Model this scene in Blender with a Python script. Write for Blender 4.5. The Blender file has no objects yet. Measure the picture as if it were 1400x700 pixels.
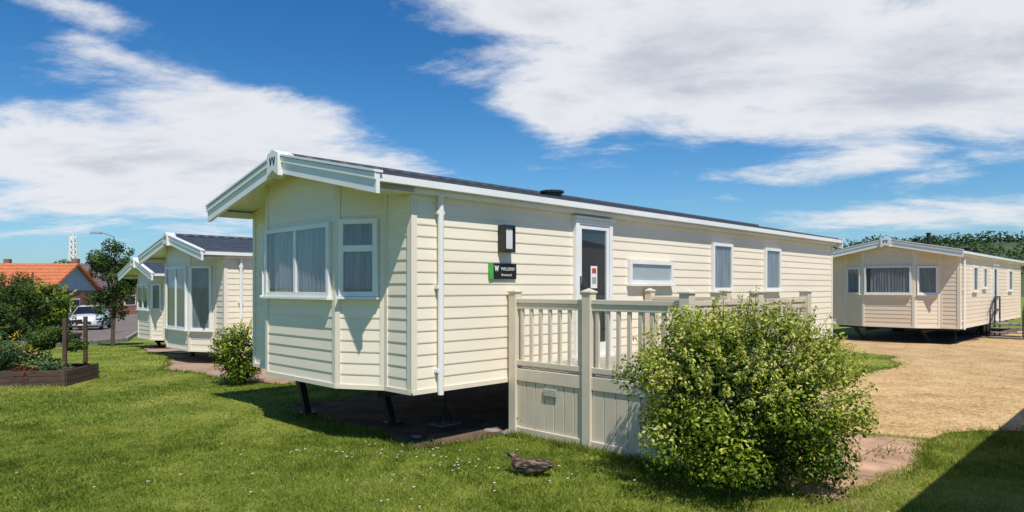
import bpy, bmesh, math, random
import numpy as np
from mathutils import Vector, Matrix, noise as mnoise
random.seed(4); rng=np.random.default_rng(7)
scn=bpy.context.scene
scn.view_settings.view_transform='Standard'
try: scn.view_settings.look='None'
except Exception: pass
scn.view_settings.exposure=0
R=math.radians
SX,SY=math.cos(R(45.57)),math.sin(R(45.57))
VROT=R(45.57)
def loc2w(C,x,y): return (C[0]+SX*x-SY*y, C[1]+SY*x+SX*y)
def hz(x,y):
    f=min(1,max(0,(-x-6)/8)); d=min(1.2,0.03*max(0,y-12)); return -f*d

# ---------------- materials ----------------
def newmat(name):
    m=bpy.data.materials.new(name); m.use_nodes=True; nt=m.node_tree
    b=nt.nodes['Principled BSDF']; return m,nt,b
def nd(nt,t,**k):
    n=nt.nodes.new(t)
    for a,v in k.items(): setattr(n,a,v)
    return n
def noise_mat(name,cols,scale=5,rough=.6,bump=0,bscale=40,detail=6,metal=0,spec=.5,bdist=.01,pos=None,coord='Object',vscale=None):
    m,nt,b=newmat(name)
    tc=nd(nt,'ShaderNodeTexCoord'); src=tc.outputs[coord]
    if vscale:
        mp=nd(nt,'ShaderNodeMapping'); mp.inputs['Scale'].default_value=vscale
        nt.links.new(src,mp.inputs[0]); src=mp.outputs[0]
    n=nd(nt,'ShaderNodeTexNoise'); n.inputs['Scale'].default_value=scale; n.inputs['Detail'].default_value=detail
    nt.links.new(src,n.inputs['Vector'])
    r=nd(nt,'ShaderNodeValToRGB'); e=r.color_ramp.elements
    k=len(cols); pos=pos or [0.3+0.4*i/(k-1) if k>1 else .5 for i in range(k)]
    e[0].position=pos[0]; e[0].color=(*cols[0],1)
    e[1].position=pos[-1]; e[1].color=(*cols[-1],1)
    for i in range(1,k-1):
        x=e.new(pos[i]); x.color=(*cols[i],1)
    nt.links.new(n.outputs['Fac'],r.inputs[0]); nt.links.new(r.outputs[0],b.inputs['Base Color'])
    b.inputs['Roughness'].default_value=rough; b.inputs['Metallic'].default_value=metal
    b.inputs['Specular IOR Level'].default_value=spec
    if bump:
        n2=nd(nt,'ShaderNodeTexNoise'); n2.inputs['Scale'].default_value=bscale; n2.inputs['Detail'].default_value=4
        nt.links.new(src,n2.inputs['Vector'])
        bp=nd(nt,'ShaderNodeBump'); bp.inputs['Strength'].default_value=bump; bp.inputs['Distance'].default_value=bdist
        nt.links.new(n2.outputs['Fac'],bp.inputs['Height']); nt.links.new(bp.outputs[0],b.inputs['Normal'])
    return m
def clad(name,c):
    d=(c[0]*.92,c[1]*.905,c[2]*.88)
    return noise_mat(name,[d,c],scale=1.3,rough=.42,bump=.12,bscale=25,vscale=(.4,.4,3),pos=[.25,.6],bdist=.004,spec=.35)
M_clad=clad('cream_cladding',(.86,.765,.615))
M_clad2=clad('cream_cladding_b',(.82,.735,.595))
M_clad4=clad('beige_cladding',(.81,.67,.52))
M_trim=noise_mat('cream_trim',[(.75,.67,.54),(.81,.73,.60)],scale=2,rough=.4)
M_white=noise_mat('white_upvc',[(.74,.735,.715),(.83,.825,.805)],scale=2,rough=.35)
M_deck=noise_mat('cream_deck_upvc',[(.60,.525,.40),(.70,.62,.485)],scale=2.5,rough=.45)
M_plank=noise_mat('deck_planks',[(.30,.27,.21),(.40,.36,.28)],scale=6,rough=.7,vscale=(.3,4,1))
M_black=noise_mat('black_painted_steel',[(.012,.012,.013),(.03,.03,.03)],scale=8,rough=.5)
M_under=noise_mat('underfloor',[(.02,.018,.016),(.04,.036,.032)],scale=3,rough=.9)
M_rubber=noise_mat('tyre_rubber',[(.015,.015,.015),(.03,.03,.03)],scale=12,rough=.9)
M_dark=noise_mat('dark_interior',[(.02,.022,.026),(.035,.038,.042)],scale=3,rough=.7)
M_curt=noise_mat('net_curtain',[(.16,.175,.20),(.34,.36,.39)],scale=3,rough=.9,vscale=(8,8,.6))
M_blind=noise_mat('pale_blind',[(.50,.53,.54),(.58,.60,.61)],scale=2,rough=.8)
M_concrete=noise_mat('concrete',[(.20,.18,.15),(.30,.28,.24)],scale=4,rough=.9,bump=.4,bscale=60)
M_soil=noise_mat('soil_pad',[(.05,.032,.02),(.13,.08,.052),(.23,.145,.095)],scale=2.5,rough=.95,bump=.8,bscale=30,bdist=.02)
M_pink=noise_mat('pink_hardstanding',[(.28,.18,.12),(.42,.28,.20)],scale=1.5,rough=.95,bump=.5,bscale=50)
M_roof,nt,b=newmat('dark_roof_tiles')
tc=nd(nt,'ShaderNodeTexCoord'); w=nd(nt,'ShaderNodeTexWave'); w.inputs['Scale'].default_value=1.3; w.bands_direction='X'
nt.links.new(tc.outputs['Object'],w.inputs['Vector'])
bp=nd(nt,'ShaderNodeBump'); bp.inputs['Strength'].default_value=.8; bp.inputs['Distance'].default_value=.02
nt.links.new(w.outputs['Fac'],bp.inputs['Height']); nt.links.new(bp.outputs[0],b.inputs['Normal'])
n=nd(nt,'ShaderNodeTexNoise'); n.inputs['Scale'].default_value=6; r=nd(nt,'ShaderNodeValToRGB')
r.color_ramp.elements[0].color=(.03,.036,.048,1); r.color_ramp.elements[1].color=(.08,.09,.11,1)
nt.links.new(tc.outputs['Object'],n.inputs['Vector']); nt.links.new(n.outputs['Fac'],r.inputs[0]); nt.links.new(r.outputs[0],b.inputs['Base Color'])
b.inputs['Roughness'].default_value=.5
def glassmat(name,tint):
    m,nt,b=newmat(name)
    tr=nd(nt,'ShaderNodeBsdfTransparent'); tr.inputs[0].default_value=(*tint,1)
    gl=nd(nt,'ShaderNodeBsdfGlossy'); gl.inputs['Roughness'].default_value=.03; gl.inputs[0].default_value=(.9,.93,.95,1)
    lw=nd(nt,'ShaderNodeLayerWeight'); lw.inputs[0].default_value=.5
    pw=nd(nt,'ShaderNodeMath',operation='POWER'); pw.inputs[1].default_value=3.5; nt.links.new(lw.outputs['Facing'],pw.inputs[0])
    a=nd(nt,'ShaderNodeMath',operation='MULTIPLY_ADD'); a.inputs[1].default_value=.8; a.inputs[2].default_value=.09; a.use_clamp=True; nt.links.new(pw.outputs[0],a.inputs[0])
    tc=nd(nt,'ShaderNodeTexCoord'); n=nd(nt,'ShaderNodeTexNoise'); n.inputs['Scale'].default_value=1.2
    bp=nd(nt,'ShaderNodeBump'); bp.inputs['Strength'].default_value=.15; bp.inputs['Distance'].default_value=.02
    nt.links.new(tc.outputs['Object'],n.inputs['Vector']); nt.links.new(n.outputs['Fac'],bp.inputs['Height']); nt.links.new(bp.outputs[0],gl.inputs['Normal'])
    mx=nd(nt,'ShaderNodeMixShader')
    nt.links.new(a.outputs[0],mx.inputs[0])
    nt.links.new(tr.outputs[0],mx.inputs[1]); nt.links.new(gl.outputs[0],mx.inputs[2])
    nt.links.new(mx.outputs[0],nt.nodes['Material Output'].inputs[0]); return m
M_glass=glassmat('window_glass',(.84,.87,.88))
def leafmat(name,cols,pos,trans=.3,rough=.5):
    m,nt,b=newmat(name)
    at=nd(nt,'ShaderNodeAttribute'); at.attribute_name='tint'
    r=nd(nt,'ShaderNodeValToRGB'); e=r.color_ramp.elements
    e[0].position=pos[0]; e[0].color=(*cols[0],1); e[1].position=pos[-1]; e[1].color=(*cols[-1],1)
    for p,c in list(zip(pos,cols))[1:-1]:
        x=e.new(p); x.color=(*c,1)
    nt.links.new(at.outputs['Fac'],r.inputs[0]); nt.links.new(r.outputs[0],b.inputs['Base Color'])
    b.inputs['Roughness'].default_value=rough; b.inputs['Specular IOR Level'].default_value=.25
    t=nd(nt,'ShaderNodeBsdfTranslucent'); nt.links.new(r.outputs[0],t.inputs[0])
    mx=nd(nt,'ShaderNodeMixShader'); mx.inputs[0].default_value=trans
    nt.links.new(b.outputs[0],mx.inputs[1]); nt.links.new(t.outputs[0],mx.inputs[2])
    nt.links.new(mx.outputs[0],nt.nodes['Material Output'].inputs[0]); return m
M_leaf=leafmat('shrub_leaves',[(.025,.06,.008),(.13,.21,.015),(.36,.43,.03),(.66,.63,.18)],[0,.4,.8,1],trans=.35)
M_leafd=leafmat('dark_leaves',[(.010,.028,.007),(.04,.085,.013),(.12,.17,.03)],[0,.5,1])
M_leafb=leafmat('bluegreen_leaves',[(.02,.05,.02),(.09,.16,.06),(.22,.30,.10)],[0,.5,1])
M_leafr=leafmat('red_flowers',[(.35,.02,.01),(.6,.10,.03)],[0,1])
M_leafo=leafmat('yellow_flowers',[(.6,.36,.03),(.8,.62,.08)],[0,1])
M_blade=leafmat('grass_blades',[(.065,.11,.012),(.205,.27,.026),(.35,.38,.06),(.50,.44,.19)],[0,.45,.82,1],trans=.4,rough=.55)
M_bark=noise_mat('bark',[(.05,.035,.025),(.12,.085,.06)],scale=10,rough=.95,bump=.6,bscale=30)
M_wood=noise_mat('dark_timber',[(.05,.03,.022),(.11,.065,.045)],scale=6,rough=.85,bump=.4,bscale=30,vscale=(1,1,4))

# ---------------- mesh builder ----------------
class MB:
    def __init__(s): s.v=[]; s.f=[]; s.m=[]
    def poly(s,pts,mi=0):
        i=len(s.v); s.v+= [tuple(p) for p in pts]; s.f.append(tuple(range(i,i+len(pts)))); s.m.append(mi)
    def hexa(s,p,mi=0):
        i=len(s.v); s.v+=[tuple(q) for q in p]
        for f in ((0,3,2,1),(4,5,6,7),(0,1,5,4),(1,2,6,5),(2,3,7,6),(3,0,4,7)):
            s.f.append(tuple(i+k for k in f)); s.m.append(mi)
    def box(s,x0,x1,y0,y1,z0,z1,mi=0):
        s.hexa([(x0,y0,z0),(x1,y0,z0),(x1,y1,z0),(x0,y1,z0),(x0,y0,z1),(x1,y0,z1),(x1,y1,z1),(x0,y1,z1)],mi)
    def obox(s,o,t,n,u0,u1,d0,d1,z0,z1,mi=0):
        P=lambda u,d,z:(o[0]+t[0]*u+n[0]*d,o[1]+t[1]*u+n[1]*d,z)
        s.hexa([P(u0,d0,z0),P(u1,d0,z0),P(u1,d1,z0),P(u0,d1,z0),P(u0,d0,z1),P(u1,d0,z1),P(u1,d1,z1),P(u0,d1,z1)],mi)
    def cyl(s,p0,p1,r0,r1=None,n=10,mi=0,cap=True):
        r1=r0 if r1 is None else r1
        p0=Vector(p0);p1=Vector(p1);d=(p1-p0).normalized()
        a=d.orthogonal().normalized();b=d.cross(a); i=len(s.v)
        for p,r in ((p0,r0),(p1,r1)):
            for k in range(n):
                t=2*math.pi*k/n; s.v.append(tuple(p+a*(r*math.cos(t))+b*(r*math.sin(t))))
        for k in range(n):
            s.f.append((i+k,i+(k+1)%n,i+n+(k+1)%n,i+n+k)); s.m.append(mi)
        if cap:
            s.f.append(tuple(i+k for k in reversed(range(n)))); s.m.append(mi)
            s.f.append(tuple(i+n+k for k in range(n))); s.m.append(mi)
    def prism(s,pyz,x0,x1,mi=0):
        n=len(pyz); i=len(s.v)
        s.v+=[(x0,y,z) for y,z in pyz]+[(x1,y,z) for y,z in pyz]
        s.f.append(tuple(i+k for k in range(n))); s.m.append(mi)
        s.f.append(tuple(i+n+k for k in reversed(range(n)))); s.m.append(mi)
        for k in range(n):
            s.f.append((i+k,i+n+k,i+n+(k+1)%n,i+(k+1)%n)); s.m.append(mi)
    def build(s,name,mats,parent=None,bevel=0,smooth=False,recalc=True):
        me=bpy.data.meshes.new(name); me.from_pydata(s.v,[],s.f)
        for m in mats: me.materials.append(m)
        me.polygons.foreach_set('material_index',s.m)
        if recalc:
            bm=bmesh.new(); bm.from_mesh(me); bmesh.ops.recalc_face_normals(bm,faces=bm.faces); bm.to_mesh(me); bm.free()
        if smooth: me.polygons.foreach_set('use_smooth',[True]*len(me.polygons))
        me.update()
        ob=bpy.data.objects.new(name,me); scn.collection.objects.link(ob)
        if parent: ob.parent=parent
        if bevel:
            bv=ob.modifiers.new('bevel','BEVEL'); bv.width=bevel; bv.segments=2; bv.limit_method='ANGLE'
        return ob
def empty(name,loc=(0,0,0),rz=0):
    e=bpy.data.objects.new(name,None); e.location=loc; e.rotation_euler=(0,0,rz); e.empty_display_size=.3
    scn.collection.objects.link(e); return e

# ---------------- windows ----------------
def window(fr,gl,cu,p0,p1,n,z0,z1,vs=(),tr=None,fw=.055,base=.016,gap=None,cm=0,sm=0):
    L=math.hypot(p1[0]-p0[0],p1[1]-p0[1]); t=((p1[0]-p0[0])/L,(p1[1]-p0[1])/L)
    d0,d1=0,base+.05
    fr.obox(p0,t,n,0,fw,d0,d1,z0,z1,sm); fr.obox(p0,t,n,L-fw,L,d0,d1,z0,z1,sm)
    fr.obox(p0,t,n,fw,L-fw,d0,d1-.003,z1-fw,z1,sm); fr.obox(p0,t,n,fw,L-fw,d0,d1-.003,z0,z0+fw,sm)
    fr.obox(p0,t,n,-.02,L+.02,d0,d1+.025,z0-.03,z0-.002,sm)
    for v in vs: fr.obox(p0,t,n,v*L-.03,v*L+.03,d0,d1-.004,z0+fw,z1-fw,sm)
    if tr:
        zt=z0+(z1-z0)*tr; fr.obox(p0,t,n,fw,L-fw,d0,d1-.001,zt-.035,zt+.035,sm)
    P=lambda u,d,z:(p0[0]+t[0]*u+n[0]*d,p0[1]+t[1]*u+n[1]*d,z)
    gl.poly([P(fw,base+.03,z0+fw),P(L-fw,base+.03,z0+fw),P(L-fw,base+.03,z1-fw),P(fw,base+.03,z1-fw)])
    cu.poly([P(fw,base+.001,z0+fw),P(L-fw,base+.001,z0+fw),P(L-fw,base+.001,z1-fw),P(fw,base+.001,z1-fw)],1)
    u=fw; ph=random.random()*6
    while u<L-fw-.001:
        u2=min(L-fw,u+.014)
        if not(gap and gap[0]<(u/L)<gap[1]):
            f=lambda q:base+.013+.009*math.sin(q*75+ph+1.3*math.sin(q*13)) if cm==0 else base+.015
            cu.poly([P(u,f(u),z0+fw),P(u2,f(u2),z0+fw),P(u2,f(u2),z1-fw),P(u,f(u),z1-fw)],cm)
        u=u2
def lapwall(mb,p0,p1,n,z0,z1,clip=None,pitch=.125,proud=.0105,mi=0):
    L=math.hypot(p1[0]-p0[0],p1[1]-p0[1]); t=((p1[0]-p0[0])/L,(p1[1]-p0[1])/L)
    P=lambda u,d,z:(p0[0]+t[0]*u+n[0]*d,p0[1]+t[1]*u+n[1]*d,z)
    z=z0
    while z<z1-1e-4:
        zt=min(z1,z+pitch)
        ua,ub=(0,L) if not clip else clip(z); uc,ud=(0,L) if not clip else clip(zt)
        ua,ub=max(0,ua),min(L,ub); uc,ud=max(0,uc),min(L,ud)
        if ub-ua>.01:
            if ud<uc: uc=ud=(uc+ud)/2
            mb.poly([P(ua,proud*.75,z),P(ub,proud*.75,z),P(ub,proud,z+.012),P(ua,proud,z+.012)],mi)
            mb.poly([P(ua,proud,z+.012),P(ub,proud,z+.012),P(ud,0.002,zt),P(uc,0.002,zt)],mi)
            mb.poly([P(ua,-.002,z),P(ub,-.002,z),P(ub,proud*.75,z),P(ua,proud*.75,z)],mi)
        z=zt

def caravan(C,L,W,z0,ze,zr,b,af,a1,oh,clm,fwin,facetwin,sidewins,door,stands,zg=0,wheels=True,pipe=.34,flue=None):
    e=empty('static_caravan',(C[0],C[1],zg),VROT)
    z0-=zg; ze-=zg; zr-=zg
    hw=W/2; slope=(zr-ze)/hw
    wall=MB(); fr=MB(); gl=MB(); cu=MB(); tr=MB()
    wall.prism([(0.02,z0),(W-.02,z0),(W-.02,ze-.02),(hw,zr-.05),(.02,ze-.02)],.02,L-.02,1)
    lapwall(wall,(0,0),(L,0),(0,-1),z0,ze)
    lapwall(wall,(0,W),(L,W),(0,1),z0,ze)
    pts=[(0,0),(0,af),(-b,a1),(-b,W-a1),(0,W-af),(0,W)]
    for i in range(5):
        p,q=pts[i],pts[i+1]; l=math.hypot(q[0]-p[0],q[1]-p[1]); t=((q[0]-p[0])/l,(q[1]-p[1])/l)
        n=(-t[1],t[0])
        def clip(z,p=p,q=q,l=l):
            if z<=ze: return (0,l)
            lo=(z-ze)/slope; hi=W-lo
            dy=(q[1]-p[1])/l
            return ((lo-p[1])/dy,(hi-p[1])/dy)
        lapwall(wall,p,q,n,z0,zr-.03,clip)
        wall.poly([(p[0]-n[0]*.004,p[1]-n[1]*.004,z0),(q[0]-n[0]*.004,q[1]-n[1]*.004,z0),(q[0]-n[0]*.004,q[1]-n[1]*.004,ze),(p[0]-n[0]*.004,p[1]-n[1]*.004,ze)],1)
        if i in(1,2,3): wall.poly([(0.02,p[1],z0+.003),(p[0],p[1],z0+.003),(q[0],q[1],z0+.003),(.02,q[1],z0+.003)],1)
        tr.obox(p,t,n,-.004,.055,.0,.02,z0-.01,ze+slope*max(0,min(p[1],W-p[1]))-.03,0)
        tr.obox(q,t,n,-.055,.004,.0,.0205,z0-.01,ze+slope*max(0,min(q[1],W-q[1]))-.03,0)
        tr.obox(p,t,n,0,l,-.01,.024,z0-.03,z0+.02,0)
    lapwall(wall,(L,0),(L,W),(1,0),z0,zr-.03,lambda z:(0,W) if z<=ze else ((z-ze)/slope,W-(z-ze)/slope))
    for y,n in((0,(0,-1)),(W,(0,1))):
        tr.obox((0,y),(1,0),n,-.02,.055,0,.021,z0-.01,ze-.02); tr.obox((0,y),(1,0),n,L-.055,L+.02,0,.021,z0-.01,ze-.02)
        tr.obox((0,y),(1,0),n,0,L,-.01,.023,z0-.032,z0+.018)
    if fwin:
        zA,zB,vs=fwin
        window(fr,gl,cu,(-b,W-a1-.06),(-b,a1+.07),(-1,0),zA-zg,zB-zg,vs=vs,gap=(.02,.12))
    if facetwin:
        zA,zB,trn=facetwin
        for i in(1,3):
            p,q=pts[i],pts[i+1]; l=math.hypot(q[0]-p[0],q[1]-p[1]); t=((q[0]-p[0])/l,(q[1]-p[1])/l); n=(-t[1],t[0])
            p2=(p[0]+t[0]*.07,p[1]+t[1]*.07); q2=(q[0]-t[0]*.06,q[1]-t[1]*.06)
            window(fr,gl,cu,q2,p2,n,zA-zg,zB-zg,tr=trn)
    for (a,c,zA,zB,vs,cm) in sidewins:
        window(fr,gl,cu,(a,0),(c,0),(0,-1),zA-zg,zB-zg,vs=vs,cm=cm)
    if door:
        a,c,zA,zB,dm=door; zA-=zg; zB-=zg
        fr.box(a,a+.07,-.075,0,zA,zB); fr.box(c-.07,c,-.075,0,zA,zB); fr.box(a+.07,c-.07,-.073,0,zB-.07,zB)
        fr.box(a-.02,c+.02,-.10,0,zA-.05,zA-.002)
        fr.box(a+.075,a+.13,-.062,0,zA,zB-.072); fr.box(c-.13,c-.075,-.062,0,zA,zB-.072)
        fr.box(a+.13,c-.13,-.060,0,zB-.13,zB-.074); fr.box(a+.13,c-.13,-.060,0,zA,zA+.16)
        fr.box(a-.03,c+.03,-.11,0,zB+.002,zB+.03)
        cu.poly([(a+.13,-.03,zA+.16),(c-.13,-.03,zA+.16),(c-.13,-.03,zB-.13),(a+.13,-.03,zB-.13)],dm)
        gl.poly([(a+.13,-.05,zA+.16),(c-.13,-.05,zA+.16),(c-.13,-.05,zB-.13),(a+.13,-.05,zB-.13)])
        fr.cyl((a+.105,-.10,zA+.88),(a+.105,-.10,zA+1.02),.012,mi=1); fr.box(a+.09,a+.12,-.11,-.06,zA+.9,zA+.93,1); fr.box(a+.09,a+.12,-.066,-.06,zA+.82,zA+1.06,1)
    rf=MB(); ov=.11; th=.06
    yz=lambda y,o=0:ze+slope*min(y,W-y)+o
    for sgn in(0,1):
        Y=lambda y:y if sgn==0 else W-y
        rf.prism([(Y(-ov),yz(-ov,-.02)),(Y(hw),yz(hw,-.02)),(Y(hw),yz(hw,th-.02)),(Y(-ov),yz(-ov,th-.02))],-oh,L+.12,1)
        nr=7
        for k in range(nr):
            ya=-ov-.02+(hw+ov+.02)*k/nr; yb=-ov-.02+(hw+ov+.02)*(k+1)/nr
            za=yz(ya)+.062; zb=yz(yb)+.045
            rf.poly([(-oh+.02,Y(ya),za),(L+.13,Y(ya),za),(L+.13,Y(yb),zb),(-oh+.02,Y(yb),zb)],0)
            rf.poly([(-oh+.02,Y(ya),za-.018),(L+.13,Y(ya),za-.018),(L+.13,Y(ya),za),(-oh+.02,Y(ya),za)],0)
        ya=-ov; zz=yz(ya)
        g0,g1=sorted((Y(ya-.07),Y(ya-.002))); rf.box(-oh-.01,L+.13,g0,g1,zz-.045,zz+.025,1)
        g0,g1=sorted((Y(ya+.02),Y(-.002))); rf.box(-oh+.03,L+.10,g0,g1,zz-.10,zz-.03,1)
        for xa,xb in((-oh-.045,-oh-.002),(L+.122,L+.16)):
            y1=-ov-.09
            rf.prism([(Y(y1),yz(y1,-.15)),(Y(hw),yz(hw,-.15)),(Y(hw),yz(hw,.05)),(Y(y1),yz(y1,.05))],xa,xb,1)
            rf.prism([(Y(y1-.01),yz(y1,.052)),(Y(hw),yz(hw,.052)),(Y(hw),yz(hw,.075)),(Y(y1-.01),yz(y1,.075))],xa-.03,xb+.03,1)
            rf.prism([(Y(y1-.004),yz(y1,-.02)),(Y(hw),yz(hw,-.02)),(Y(hw),yz(hw,.04)),(Y(y1-.004),yz(y1,.04))],xa-.018,xa-.001,1)
        g0,g1=sorted((Y(-ov+.02),Y(-.03 if sgn else .22)))
        rf.box(-oh+.002,-.03,g0,g1,ze-.13,ze-.045,1)
    rf.cyl((-oh-.02,hw,zr+.055),(L+.12,hw,zr+.055),.045,n=8,mi=0)
    rf.prism([(hw-.14,zr-.20),(hw,zr-.13),(hw+.14,zr-.20),(hw+.13,zr+.06),(hw,zr+.11),(hw-.13,zr+.06)],-oh-.10,-oh+.10,1)
    for s in(-1,1):
        for p_,q_ in(((.075,.05),(.05,.03)),((.0,.02),(.03,.05))):
            a0,a1_=p_; b0,b1=q_
            rf.hexa([(-oh-.104,hw+s*a0,zr+.02),(-oh-.104,hw+s*a1_,zr+.02),(-oh-.101,hw+s*a1_,zr+.02),(-oh-.101,hw+s*a0,zr+.02),(-oh-.104,hw+s*b0,zr-.07),(-oh-.104,hw+s*b1,zr-.07),(-oh-.101,hw+s*b1,zr-.07),(-oh-.101,hw+s*b0,zr-.07)],0)
    if flue:
        for (fx,fy,h,r) in flue:
            zf=yz(fy); rf.cyl((fx,fy,zf),(fx,fy,zf+h),r,n=14,mi=2); rf.cyl((fx,fy,zf+h),(fx,fy,zf+h+.03),r*1.25,n=14,mi=2)
    if pipe:
        fr.cyl((pipe,-.06,z0-.06),(pipe,-.06,ze-.06),.033,n=12)
        for z in(z0+.2,(z0+ze)/2,ze-.3): fr.box(pipe-.05,pipe+.05,-.07,-.0,z-.02,z+.02)
    ch=MB()
    ch.box(.05,L-.05,.05,W-.05,z0-.04,z0-.031,0)
    for y in(W*.28,W*.72): ch.box(.25,L-.3,y-.03,y+.03,z0-.20,z0-.041,1)
    x=.5
    while x<L: ch.box(x-.02,x+.02,.1,W-.1,z0-.12,z0-.042,1); x+=1.4
    if wheels:
        for x in(L*.52,L*.58):
            for y in(W*.12,W*.88):
                ch.cyl((x,y-.09,.29),(x,y+.09,.29),.28,n=20,mi=2); ch.cyl((x,y-.1,.29),(x,y+.1,.29),.15,n=14,mi=1)
            ch.cyl((x,W*.12,.29),(x,W*.88,.29),.03,mi=1)
    for(x,y,k) in stands:
        if k==0:
            ch.hexa([(x-.04,y-.04,0.03),(x+.04,y-.04,.03),(x+.04,y+.04,.03),(x-.04,y+.04,.03),(x-.05,y+.22,z0-.04),(x+.05,y+.22,z0-.04),(x+.05,y+.33,z0-.04),(x-.05,y+.33,z0-.04)],1)
            ch.box(x-.1,x+.1,y-.09,y+.09,.005,.035,1)
            ch.box(x-.03,x+.03,y-.25,y+.5,z0-.10,z0-.04,1)
        else:
            ch.cyl((x,y,.04),(x,y,z0-.04),.018,n=8,mi=1); ch.cyl((x,y,z0-.16),(x,y,z0-.04),.035,n=8,mi=1)
            for s in(-1,1):
                ch.cyl((x+s*.12,y+.0,.03),(x,y,.26),.012,n=6,mi=1); ch.cyl((x,y+s*.12,.03),(x,y,.26),.012,n=6,mi=1)
            ch.box(x-.16,x+.16,y-.12,y+.12,-.01,.024,3)
    wall.build('walls',[clm,clm],e); tr.build('corner_trims',[M_trim],e); fr.build('window_and_door_frames',[M_white,M_black],e,bevel=.004)
    gl.build('glazing',[M_glass],e,recalc=False); cu.build('curtains',[M_curt,M_dark,M_blind],e,recalc=False)
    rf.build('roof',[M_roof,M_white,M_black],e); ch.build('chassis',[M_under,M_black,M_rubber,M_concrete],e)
    return e

CM=(-1.043,7.0)
main=caravan(CM,12.1,3.66,.64,2.83,3.225,.29,.47,.99,.53,M_clad,(1.62,2.46,(.5,)),(1.63,2.48,.62),
    [(3.87,5.05,1.78,2.13,(),2),(6.34,7.06,1.67,2.50,(),0),(8.42,9.13,1.67,2.50,(),0)],
    (2.62,3.43,.82,2.64,1),[(.32,2.75,0),(.75,1.4,0),(1.2,.9,1),(3.2,.5,1),(5.5,.5,1),(8.5,.5,1),(11,.5,1),(3.2,3.1,1),(8.5,3.1,1)],flue=[(3.6,1.2,.10,.15)])
C2=(-6.32,14.8)
caravan(C2,11,3.66,.30,2.50,2.90,.34,.5,1.12,.53,M_clad2,(.76,2.22,(.5,)),(.76,2.22,None),
    [(1.0,2.0,1.3,2.2,(.5,),0),(5,6,1.4,2.2,(),0)],(3.0,3.8,.35,2.35,1),[(.32,2.7,0),(.6,1.1,0),(1.2,.5,1)],wheels=False,pipe=.34)
C3=(-10.14,19.9)
caravan(C3,9,2.75,.17,2.14,2.53,.25,.4,.8,.5,M_clad2,(1.05,1.85,(.5,)),(1.05,1.85,None),
    [(1.2,2.2,1.2,1.9,(.5,),0)],(3.0,3.8,.2,2.05,1),[(.32,1.8,0),(.6,.7,0)],zg=-.16,wheels=False)
C4=(13.3,20.0)
caravan(C4,11.2,3.66,.52,2.80,3.18,.35,.5,1.1,.53,M_clad4,(1.52,2.40,()),(1.52,2.38,None),
    [(1.7,2.4,1.6,2.4,(),0),(3.3,3.9,1.7,2.4,(),0),(8.2,9.0,1.6,2.4,(),0)],(5.0,5.8,.6,2.5,1),[(.32,2.75,0),(.6,.9,0),(1.5,.4,1),(5,.4,1),(8,.4,1)],
    flue=[(4.0,1.7,.5,.07),(3.2,1.9,.25,.1),(6.5,1.0,.18,.12),(9,1.2,.15,.14)])
C5=loc2w((0,0),5.3,-.17-3.66-.1)
caravan(C5,11,3.66,.62,2.80,3.22,.2,.5,1.1,.5,M_clad2,(1.52,2.40,(.5,)),(1.52,2.38,None),
    [(2,3,1.5,2.4,(),0)],(4.0,4.8,.8,2.6,1),[(.3,2.7,0),(.3,.9,0)])

# ---------------- wall lamp, sign ----------------
def onwall(name,t): 
    x,y=loc2w(CM,t,0); return empty(name,(x,y,0),VROT)
e=onwall('wall_lamp',1.33); m=MB()
m.box(-.09,.09,-.03,-.012,2.14,2.46,0); m.box(-.09,.09,-.13,-.03,2.42,2.46,0); m.box(-.09,.09,-.13,-.03,2.14,2.18,0)
for s in(-1,1): m.box(s*.078-.012,s*.078+.012,-.13,-.03,2.18,2.42,0)
m.box(-.055,.055,-.115,-.035,2.18,2.42,1)
M_opal=noise_mat('opal_glass',[(.6,.62,.62),(.7,.72,.72)],scale=2,rough=.2)
m.build('lamp_body',[M_black,M_opal],e,bevel=.004)
e=onwall('name_sign',1.31); m=MB()
m.box(-.22,.22,-.035,-.014,1.83,2.01,0); m.box(-.223,-.165,-.038,-.013,1.829,2.011,1)
M_signg=noise_mat('sign_green',[(.05,.35,.05),(.08,.42,.07)],scale=3,rough=.3)
M_signb=noise_mat('sign_black',[(.008,.008,.008),(.014,.014,.014)],scale=3,rough=.45)
m.build('sign_board',[M_signb,M_signg],e)
def text(body,size,loc,parent):
    c=bpy.data.curves.new('lettering','FONT'); c.body=body; c.size=size; c.extrude=.001; c.align_x='CENTER'
    o=bpy.data.objects.new('lettering',c); scn.collection.objects.link(o); o.parent=parent
    o.location=loc; o.rotation_euler=(math.pi/2,0,0); c.materials.append(M_white); return o
text('WILLERBY',.052,(.075,-.0375,1.93),e); text('Brenwood',.040,(.05,-.0375,1.865),e)
m=MB()
for k,(a,b_) in enumerate(((-.14,-.125),(-.125,-.112),(-.112,-.098),(-.098,-.083))):
    z=(1.985,1.92); za,zb=(z if k%2==0 else z[::-1])
    m.hexa([(a-.006,-.038,za),(a+.006,-.038,za),(a+.006,-.036,za),(a-.006,-.036,za),(b_-.006,-.038,zb),(b_+.006,-.038,zb),(b_+.006,-.036,zb),(b_-.006,-.036,zb)])
m.build('logo',[M_white],e)
e=onwall('door_notice',3.02); m=MB(); m.box(-.07,.07,-.057,-.052,1.72,2.02,0); m.box(-.045,.045,-.059,-.0575,1.92,1.99,1); m.box(-.045,.045,-.059,-.0575,1.78,1.87,2)
M_red=noise_mat('notice_red',[(.5,.03,.03),(.6,.05,.04)],scale=3,rough=.5)
M_grey=noise_mat('notice_grey',[(.3,.3,.3),(.4,.4,.4)],scale=3,rough=.5)
m.build('notice',[M_white,M_red,M_grey],e)

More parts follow.
